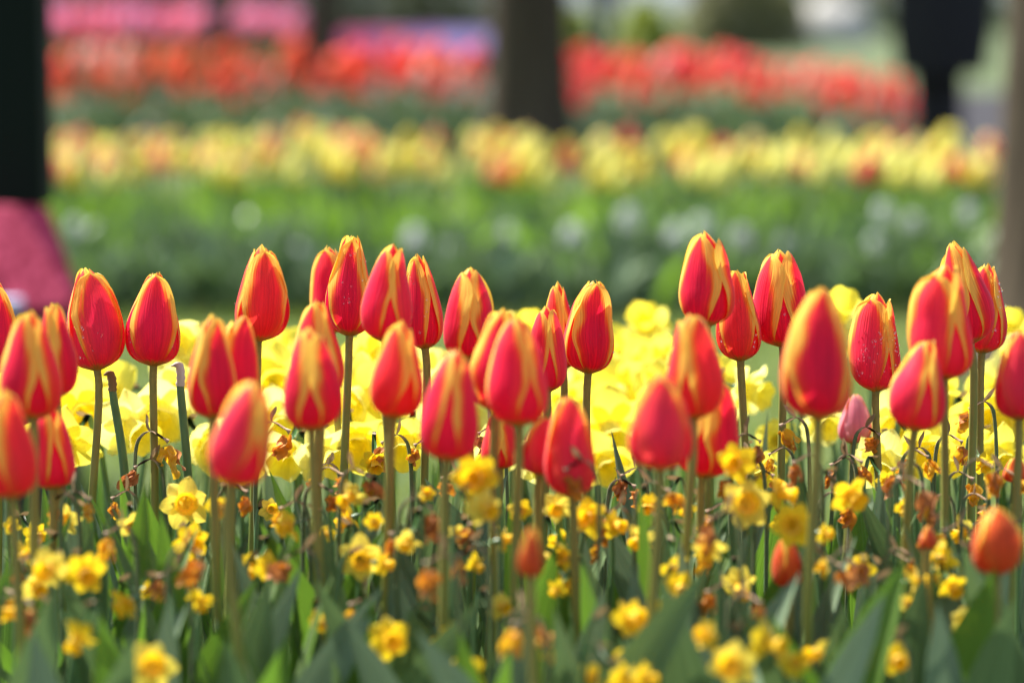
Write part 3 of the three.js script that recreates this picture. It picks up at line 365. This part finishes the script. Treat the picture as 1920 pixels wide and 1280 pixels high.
function sow(protos, n, seed, pos) { const f = RNG(seed), used = new Set(); for (let i = 0; i < n; i++) { const p = pos(f, i); if (!p) continue; const pr = protos[p.k]; if (!used.has(pr)) { used.add(pr); pr.position.set(p.x, 0, p.z); pr.rotation.y = f() * 6.28; pr.scale.setScalar(p.s); if (p.label) { pr.userData.label = p.label; pr.userData.group = p.label; } } else copy(pr, V(p.x, 0, p.z), f() * 6.28, p.s, p.label, p.label); } for (const pr of protos) if (!used.has(pr)) scene.remove(pr); }
{ // the yellow tulip bed
  const G = 'tulips of the yellow bed behind the lawn strip', kinds = [['pale yellow', [0.88, 0.84, 0.20], 6], ['bright yellow', [0.86, 0.72, 0.04], 2.6], ['cream peach', [0.88, 0.68, 0.26], 0.8], ['orange salmon', [0.88, 0.26, 0.12], 0.8], ['red', [0.82, 0.02, 0.05], 0.6]], W = [], P = [];
  kinds.forEach(([n, c, w], i) => { P.push(farTulip('bed_tulip', `blurred ${n} tulip in the bed behind the lawn strip`, `${n} ${G}`, fm(c, 70 + i), 0.245, M.bedLeaf[i % 2], 40 + i, 1.0)); W.push(w); });
  const tot = W.reduce((a, b) => a + b);
  sow(P, 270, 31, (f) => { const D = mix(6.9, 8.7, f()), x = rr(-1.08, 1.08, f) * 960 / FPX * D; let r = f() * tot, k = 0; while (r > W[k]) { r -= W[k]; k++; } return { x, z: -D, k, label: `blurred ${kinds[k][0]} tulip in the yellow bed, ${zone(x, -D, 6.9, 8.7)}`, s: rr(0.95, 1.06, f) + (f() < 0.07 ? 0.08 : 0) }; });
  const f = RNG(66); for (let i = 0; i < 290; i++) { const D = mix(6.22, 6.95, Math.pow(f(), 1.5)), x = rr(-1.08, 1.08, f) * 960 / FPX * D, t = thing('bed_leaf_clump', `clump of leaves fronting the yellow tulip bed, ${zone(x, -D, 6.2, 6.7)}`, 'tulip leaves', V(x, 0, -D), `leaf clumps, yellow bed, ${zone(x, -D, 6.2, 6.7)}`); for (let k = 0; k < 6; k++) addLeaf(t, rr(-0.04, 0.04, f), rr(-0.04, 0.04, f), rr(0, 6.28, f), (D < 6.4 ? rr(0.10, 0.19, f) : rr(0.14, 0.25, f)), rr(0.014, 0.026, f), LEAF, Math.floor(f() * 8), f() < (D < 6.5 ? 0.9 : 0.35) ? M.leaf[f() < 0.5 ? 0 : 2] : M.bedLeaf[f() < 0.6 ? 0 : 1]); }
  // white blossoms low in its front
  const white = fm([0.66, 0.68, 0.68], 91), wp = thing('white_blossom', 'small white blossom low at the front of the yellow tulip bed', 'flower', V(0, 0, 0), 'white blossoms along the front of the yellow bed'), gs = [];
  for (let k = 0; k < 16; k++) { const a = k * 2.4, yy = 1 - k / 8, s = Math.sqrt(Math.max(0, 1 - yy * yy)), n = V(Math.cos(a) * s, yy, Math.sin(a) * s); for (let j = 0; j < 5; j++) { const g = tepalGeo(400 + j, 0.011, 0.004, 0.2, 0.05); g.rotateX(0.5); g.rotateZ(j * 1.257); g.applyQuaternion(quatTo(Z, n)); g.translate(n.x * 0.013, n.y * 0.019, n.z * 0.013); gs.push(g); } }
  part('flower_head', mergeGeometries(gs), white, wp, V(0, 0.17, 0)); part('stem', tube([V(0, 0, 0), V(0.003, 0.09, 0), V(0, 0.16, 0)], 0.004, 0.003, 4, 5), M.greenStalk, wp);
  [[300, 487, 1], [775, 446, 1.15], [1070, 446, 1.4], [1176, 408, 1.15], [1268, 440, 1.2], [1312, 424, 1], [1390, 446, 1.05], [1470, 462, .9], [1656, 398, 1], [1712, 414, .8], [1640, 456, .8], [1816, 400, .9], [962, 494, .8], [842, 468, .8], [952, 436, .7], [140, 425, .8], [1590, 520, .6], [560, 470, .7], [1090, 500, .6], [640, 500, .5]].forEach(([px, py, s], i) => { const D = 6.34 + 0.1 * hash(i, 3), p = at(px, py, D); const o = i ? copy(wp, V(0, 0, 0), i * 1.3, 1) : wp; o.position.set(p.x, p.y - 0.17 * s, p.z); o.scale.setScalar(s); o.children[1].scale.y = (p.y) / (0.16 * s); o.children[1].position.y = 0.165 - p.y / s; });
}
{ // the red tulip bed
  const G = 'tulips of the red bed farther back', kinds = [['orange red', [0.95, 0.13, 0.02]], ['scarlet', [0.94, 0.045, 0.03]], ['rose red', [0.92, 0.05, 0.09]], ['pale pink', [0.88, 0.58, 0.46]], ['salmon', [0.88, 0.26, 0.16]]], P = kinds.map(([n, c], i) => farTulip('red_bed_tulip', `blurred ${n} tulip in the far red bed`, `${n} ${G}`, fm(c, 80 + i), 0.34, M.leaf[i % 2 ? 2 : 0], 60 + i, 1.6));
  sow(P, 318, 77, (f, i) => { const D = mix(12.5, 15.4, Math.pow(f(), 1.2)), px = i % 6 < 1 ? rr(1060, 1745, f) : rr(-40, 1745, f); if (px > 905 && px < 1000) return null; const x = (px - 960) / FPX * D, left = px < 960, r = f(); const k = left ? (r < 0.62 ? 0 : r < 0.86 ? 1 : r < 0.92 ? 3 : 4) : (r < 0.42 ? 1 : r < 0.56 ? 2 : r < 0.66 ? 3 : r < 0.80 ? 4 : 0); const base = left ? 1.06 : 0.98 - 0.28 * sstep(1350, 1740, px); return { x, z: -D, k, label: `blurred ${kinds[k][0]} tulip in the far red bed, ${zone(x, -D, 12.5, 15)}`, s: base * rr(0.64, 1.12, f) }; });
  const f = RNG(67); for (let i = 0; i < 120; i++) { const D = mix(12.4, 13.6, f()), px = rr(-40, 1600, f), t = thing('red_bed_leaf_clump', `clump of dark leaves under the far red bed, ${zone((px - 960) / FPX * D, -D, 12.4, 13.6)}`, 'tulip leaves', V((px - 960) / FPX * D, 0, -D), `leaf clumps, red bed, ${zone((px - 960) / FPX * D, -D, 12.4, 13.6)}`); for (let k = 0; k < 4; k++) addLeaf(t, rr(-0.05, 0.05, f), rr(-0.05, 0.05, f), rr(0, 6.28, f), rr(0.14, 0.3, f), rr(0.02, 0.032, f), LEAF, Math.floor(f() * 8), M.leaf[f() < 0.5 ? 0 : 2]); }
}
{ // pink tulips and the violet bed behind
  const P = [['pink', [0.94, 0.22, 0.34]], ['lilac pink', [0.90, 0.36, 0.60]]].map(([n, c], i) => farTulip('pink_tulip', `blurred ${n} tulip in the distant bed at top left`, `${n} tulips in the distant bed at top left`, fm(c, 85 + i), 0.44, M.leaf[0], 75 + i, 1.9));
  sow(P, 270, 78, (f) => { const D = mix(20.5, 26, f()), q = f(), px = q < 0.58 ? rr(60, 290, f) : q < 0.79 ? rr(300, 400, f) : rr(450, 565, f); return { x: (px - 960) / FPX * D, z: -D, k: f() < 0.55 ? 0 : 1, s: rr(0.95, 1.2, f) }; });
  const gs = [], f = RNG(12); for (let i = 0; i < 1500; i++) { const D = mix(24, 34, f()), px = rr(630, 925, f) , g = new THREE.OctahedronGeometry(0.035, 0); g.scale(0.8, 1.7, 0.8); g.translate((px - 960) / FPX * D, rr(0.2, 0.32, f), -D); const left = px < 760 - (f() - 0.5) * 160; vcol(g, () => (left ? [0.42, 0.06, 0.18] : [0.32, 0.25, 0.50])); gs.push(g); const s = new THREE.ConeGeometry(0.03, 0.25, 4, 1, true); s.translate((px - 960) / FPX * D + 0.02, 0.125, -D); const s2 = s.toNonIndexed(); vcol(s2, () => [0.06, 0.12, 0.04]); gs.push(s2); }
  const m = struct('violet_flowers', mergeGeometries(gs), new THREE.MeshStandardMaterial({ vertexColors: true, roughness: 0.9 }), 'stuff'); m.userData.label = 'distant mass of violet and magenta flowers left of the middle trunk';
}
// ---------------------------------------------------------------- far shrubs, hedge, boulder
function shrub(name, label, cat, px, D, w, h, n, c, seed) {
  const f = RNG(seed), o = thing(name, label, cat, V((px - 960) / FPX * D, 0, -D)), gs = [], mat = PM({ color: C(...c), roughness: 0.9, transmission: 0.3, thickness: 0 });
  for (let i = 0; i < n; i++) { const a = f() * 6.28, e = Math.acos(1 - f()), rad = Math.pow(f(), 0.35), lump = 0.8 + 0.35 * noise2(Math.cos(a) * 2 + 5, Math.sin(a) * 2 + e * 2, seed); const g = grid(2, 2, (u, v) => [u * 0.03 * (1 - v * v) , (v - 0.3) * 0.12, 0.02 * u * u]); g.rotateX(rr(-1.5, 1.5, f)); g.rotateY(f() * 6.28); g.translate(Math.cos(a) * Math.sin(e) * rad * w / 2 * lump, Math.cos(e) * rad * h * lump + 0.03, Math.sin(a) * Math.sin(e) * rad * Math.min(w / 2, 1) * lump); gs.push(g); }
  part('foliage', mergeGeometries(gs), mat, o).userData.kind = 'stuff';
  for (let k = 0; k < 4; k++) part('stem', tube([V(rr(-0.05, 0.05, f), 0, 0), V(rr(-0.1, 0.1, f) * w, h * 0.35, 0), V(rr(-0.25, 0.25, f) * w, h * 0.7, rr(-0.1, 0.1, f))], 0.02, 0.008, 5, 5), M.bark, o);
}
shrub('shrub', 'round yellow-green shrub right of the middle trunk', 'shrub', 1208, 27, 0.62, 0.66, 1800, [0.30, 0.36, 0.03], 1);
shrub('shrub', 'small yellow-green shrub close to the right side of the middle trunk', 'shrub', 1082, 27, 0.36, 0.6, 900, [0.28, 0.34, 0.04], 2);
shrub('shrub', 'wide dark olive shrub at the top between green shrub and pale stone', 'shrub', 1400, 38, 1.7, 1.3, 3200, [0.20, 0.20, 0.07], 3);
shrub('hedge', 'long dark hedge behind the distant pink tulips', 'hedge', 330, 40, 6.5, 2.2, 9000, [0.035, 0.05, 0.02], 4);
shrub('hedge', 'green brown hedge behind the violet flowers', 'hedge', 800, 44, 3.2, 2.0, 4200, [0.10, 0.115, 0.035], 5);
shrub('hedge', 'distant green hedge behind the pale stone at top right', 'hedge', 1650, 60, 7, 2.2, 6000, [0.09, 0.13, 0.045], 6);
{
  const o = thing('boulder', 'pale beige rounded stone at the top right, left of the person in black', 'stone', V((1562 - 960) / FPX * 45, 0, -45));
  const g = grid(30, 16, (u, v) => { const a = u * Math.PI, e = v * Math.PI / 2, n = 1 + 0.25 * (noise2(Math.cos(a) * 1.6 + 4, Math.sin(a) * 1.6 + v * 2, 9) - 0.5); return [Math.cos(a) * Math.cos(e) * 0.66 * n, Math.sin(e) * 0.74 * n, Math.sin(a) * Math.cos(e) * 0.5 * n]; });
  part('stone', g, new THREE.MeshStandardMaterial({ map: tex(64, 64, (x, v) => { const n = 0.34 + 0.14 * fbm(x * 10, v * 10, 5); return [n, n * 0.94, n * 0.85]; }), roughness: 0.95, side: THREE.DoubleSide }), o);
}
// ---------------------------------------------------------------- people
function field(caps, res, size, cy, k = 0.03) { // smooth union of tapered capsules -> geometry
  const mc = new MarchingCubes(res, new THREE.MeshStandardMaterial(), false, false, 200000), A = V(0, 0, 0), pa = V(0, 0, 0), ba = V(0, 0, 0); mc.isolation = 0;
  for (let z = 0; z < res; z++) for (let y = 0; y < res; y++) for (let x = 0; x < res; x++) {
    A.set(((x - res / 2) / (res / 2)) * size, ((y - res / 2) / (res / 2)) * size + cy, ((z - res / 2) / (res / 2)) * size); let d = 10;
    if (Math.abs(A.x) < 0.45 && Math.abs(A.z) < 0.4) for (const [p, q, r0, r1, sz] of caps) { const zs = sz ?? 1; pa.copy(A).sub(p); ba.copy(q).sub(p); pa.z /= zs; const l = ba.lengthSq(), t = l ? clamp(pa.dot(ba) / l) : 0, e = pa.addScaledVector(ba, -t).length() - mix(r0, r1, t), h = clamp(0.5 + 0.5 * (d - e) / k); d = mix(d, e, h) - k * h * (1 - h); }
    mc.field[x + y * res + z * res * res] = -d;
  }
  mc.update(); const n = mc.count, g = new THREE.BufferGeometry(); g.setAttribute('position', new THREE.BufferAttribute(mc.positionArray.slice(0, n * 3), 3)); g.setAttribute('normal', new THREE.BufferAttribute(mc.normalArray.slice(0, n * 3), 3)); g.scale(size, size, size).translate(0, cy, 0); return g;
}
function person(label, pos, turn, coatC, trouserC, shoeC, hairC, coat, seed) {
  const o = thing('person', label, 'person', pos); o.rotation.y = turn; const lk = [[V(-0.075, 0.88, 0), V(-0.035, 0.48, 0.06), V(-0.02, 0.08, -0.06)], [V(0.075, 0.88, 0), V(0.04, 0.48, 0.03), V(0.02, 0.08, 0.10)]];
  const arms = [[V(-0.19, 1.40, 0), V(-0.25, 1.12, -0.02), V(-0.22, 0.86, 0.06)], [V(0.19, 1.40, 0), V(0.26, 1.12, -0.02), V(0.24, 0.86, 0.05)]], N = V(0, 1.46, 0), hd = V(0, 1.63, 0.02);
  const body = [[V(0, 0.95, 0), V(0, 1.38, 0), 0.12, 0.13, 0.75], [N, V(0, 1.54, 0.01), 0.055, 0.05], [hd, V(0, 1.66, 0.0), 0.088, 0.095], [V(0, 1.56, 0.045), V(0, 1.60, 0.06), 0.035, 0.05], [V(0, 1.605, 0.105), V(0, 1.635, 0.10), 0.012, 0.009], [V(-0.09, 1.61, 0), V(-0.092, 1.64, -0.005), 0.016, 0.018], [V(0.09, 1.61, 0), V(0.092, 1.64, -0.005), 0.016, 0.018]];
  for (const [a, b, c] of arms) { body.push([a, b, 0.05, 0.04], [b, c, 0.04, 0.027]); const h = c.clone().add(V(0, -0.08, 0.01)); body.push([c, h, 0.026, 0.03, 0.6]); for (let i = 0; i < 4; i++) body.push([h.clone().add(V(0, 0, (i - 1.5) * 0.018)), h.clone().add(V(-Math.sign(a.x) * 0.015, -0.075 + 0.012 * Math.abs(i - 1.4), (i - 1.5) * 0.02)), 0.0095, 0.008]); body.push([c.clone().add(V(0, -0.02, 0.02)), c.clone().add(V(-Math.sign(a.x) * 0.01, -0.075, 0.05)), 0.012, 0.009]); }
  for (const [a, b, c] of lk) body.push([a, b, 0.085, 0.055], [b, c, 0.052, 0.036]);
  const skin = new THREE.MeshStandardMaterial({ color: C(0.5, 0.3, 0.22), roughness: 0.6 }), mm = (c, s) => new THREE.MeshStandardMaterial({ map: tex(64, 64, (x, v) => c.map((q) => q * (0.8 + 0.4 * noise2(x * 64, v * 64, s)))), color: 0xffffff, roughness: 0.9 });
  const uvs = (g) => { const p = g.attributes.position, u = new Float32Array(p.count * 2); for (let i = 0; i < p.count; i++) { u[i * 2] = (p.getX(i) + p.getZ(i)) * 6; u[i * 2 + 1] = p.getY(i) * 6; } g.setAttribute('uv', new THREE.BufferAttribute(u, 2)); return g; };
  part('body', field(body, 110, 0.95, 0.86, 0.025), skin, o);
  part('trousers', uvs(field([[V(0, 0.92, 0), V(0, 1.0, 0), 0.15, 0.145, 0.8], ...lk.flatMap(([a, b, c]) => [[a, b, 0.095, 0.068], [b, c, 0.066, 0.043]])], 90, 0.95, 0.86, 0.03)), mm(trouserC, 3), o);
  const cc = [[V(0, 0.98, 0), V(0, 1.36, 0), 0.165, 0.165, 0.8], [V(-0.13, 1.38, 0), V(0.13, 1.38, 0), 0.085, 0.085], ...arms.flatMap(([a, b, c]) => [[a, b, 0.068, 0.058], [b, c, 0.056, 0.045]])];
  let cg = field(cc, 100, 0.95, 0.86, 0.035);
  if (coat) { const sk = grid(32, 10, (u, v) => { const a = u * Math.PI, y = mix(0.42, 1.06, v), r = curve([[0, 0.165], [0.25, 0.19], [0.6, 0.195], [1, 0.170]], v) * (1 + 0.05 * Math.sin(a * 5) * (1 - v)); return [Math.sin(a) * r, y, Math.cos(a) * r * 0.8]; }).toNonIndexed(); sk.deleteAttribute('uv'); cg = mergeGeometries([cg, sk]); }
  part('coat', uvs(cg), Object.assign(mm(coatC, 4), { side: THREE.DoubleSide }), o);
  const hair = new THREE.SphereGeometry(0.108, 20, 14, 0, 6.283, 0, 1.9); hair.rotateX(-0.5); hair.translate(0, 1.655, -0.012); part('hair', hair, mm(hairC, 5), o);
  for (const s of [0, 1]) { const c = lk[s][2]; part('shoe', field([[V(c.x, 0.06, c.z - 0.02), V(c.x, 0.04, c.z + 0.12), 0.048, 0.038, 1], [V(c.x, 0.1, c.z - 0.02), V(c.x, 0.05, c.z), 0.045, 0.045]], 60, 0.4, 0.1, 0.02), mm(shoeC, 6), o); for (const e of [-1, 1]) if (!s) { const eye = new THREE.SphereGeometry(0.009, 8, 6); eye.translate(e * 0.033, 1.645, 0.098); part('eye', eye, new THREE.MeshStandardMaterial({ color: C(0.05, 0.04, 0.03), roughness: 0.2 }), o); } }
}
{ const D = 10.8; person('person in a long black coat and black trousers walking away on the path', V((1764 - 960) / FPX * D, 0.004, -D), Math.PI + 0.2, [0.006, 0.006, 0.009], [0.006, 0.006, 0.008], [0.01, 0.01, 0.01], [0.03, 0.02, 0.015], true, 1); }
{ const D = 34; person('far person in navy trousers seen between two yellow-green shrubs', V((1131 - 960) / FPX * D, 0, -D), 0.3, [0.03, 0.04, 0.10], [0.012, 0.020, 0.06], [0.05, 0.05, 0.05], [0.06, 0.04, 0.02], false, 2); }
// ---------------------------------------------------------------- dark green cabinet at the left edge
{
  const D = 3.9, P = at(85, 385, 4.05), o = thing('post', 'dark green square post with slanting pink panel at its foot, at left edge', 'post', V(P.x - 0.064, 0, P.z));
  const green = PM({ color: C(0.004, 0.009, 0.006), roughness: 0.7, specularIntensity: 0.25 }), blk = new THREE.MeshStandardMaterial({ color: C(0.008, 0.008, 0.010), roughness: 0.6 });
  part('shaft', new RoundedBoxGeometry(0.14, 1.3, 0.1, 3, 0.01).translate(0, P.y + 0.65, 0), green, o);
  part('cap', new RoundedBoxGeometry(0.16, 0.03, 0.12, 2, 0.01).translate(0, P.y + 1.313, 0), green, o);
  part('foot', new RoundedBoxGeometry(0.11, P.y - 0.003, 0.08, 2, 0.01).translate(0, (P.y - 0.003) / 2, 0), blk, o);
  part('base', new RoundedBoxGeometry(0.26, 0.25, 0.36, 2, 0.01).translate(-0.02, 0.125, 0.16), blk, o);
  const pink = PM({ specularIntensity: 0.2, map: tex(128, 128, (x, v) => { const n = fbm(x * 18, v * 18, 3), q = noise2(x * 60, v * 60, 5); return mix3([0.20, 0.006, 0.028], [0.50, 0.065, 0.125], clamp((n - 0.5) * 2.2 + 0.4 + q * 0.3)); }), roughness: 0.75 });
  const sh = new THREE.Shape(); [[-70, 376], [88, 382], [154, 526], [144, 553], [46, 562], [-6, 490], [-70, 440]].forEach(([x, y], i) => { const p = at(x, y, D).sub(o.position); i ? sh.lineTo(p.x, p.y) : sh.moveTo(p.x, p.y); });
  const pg = new THREE.ExtrudeGeometry(sh, { depth: 0.024, bevelEnabled: true, bevelThickness: 0.005, bevelSize: 0.004, bevelSegments: 2 }); const pu = pg.attributes.uv; for (let i = 0; i < pu.count; i++) pu.setXY(i, pu.getX(i) * 7, pu.getY(i) * 7);
  const py0 = at(88, 382, D).y; pg.translate(0, -py0, 0).scale(1, 1.2, 1).rotateX(-0.62).translate(0, py0, 0); part('panel', pg, pink, o, V(0, -0.022, 0.14));
  const st = at(18, 558, D).sub(o.position); part('strip', new RoundedBoxGeometry(0.085, 0.022, 0.03, 2, 0.006).translate(st.x, st.y + 0.004, 0.31), new THREE.MeshStandardMaterial({ color: C(0.42, 0.40, 0.58), roughness: 0.5 }), o);
}
renderer.render(scene, camera);
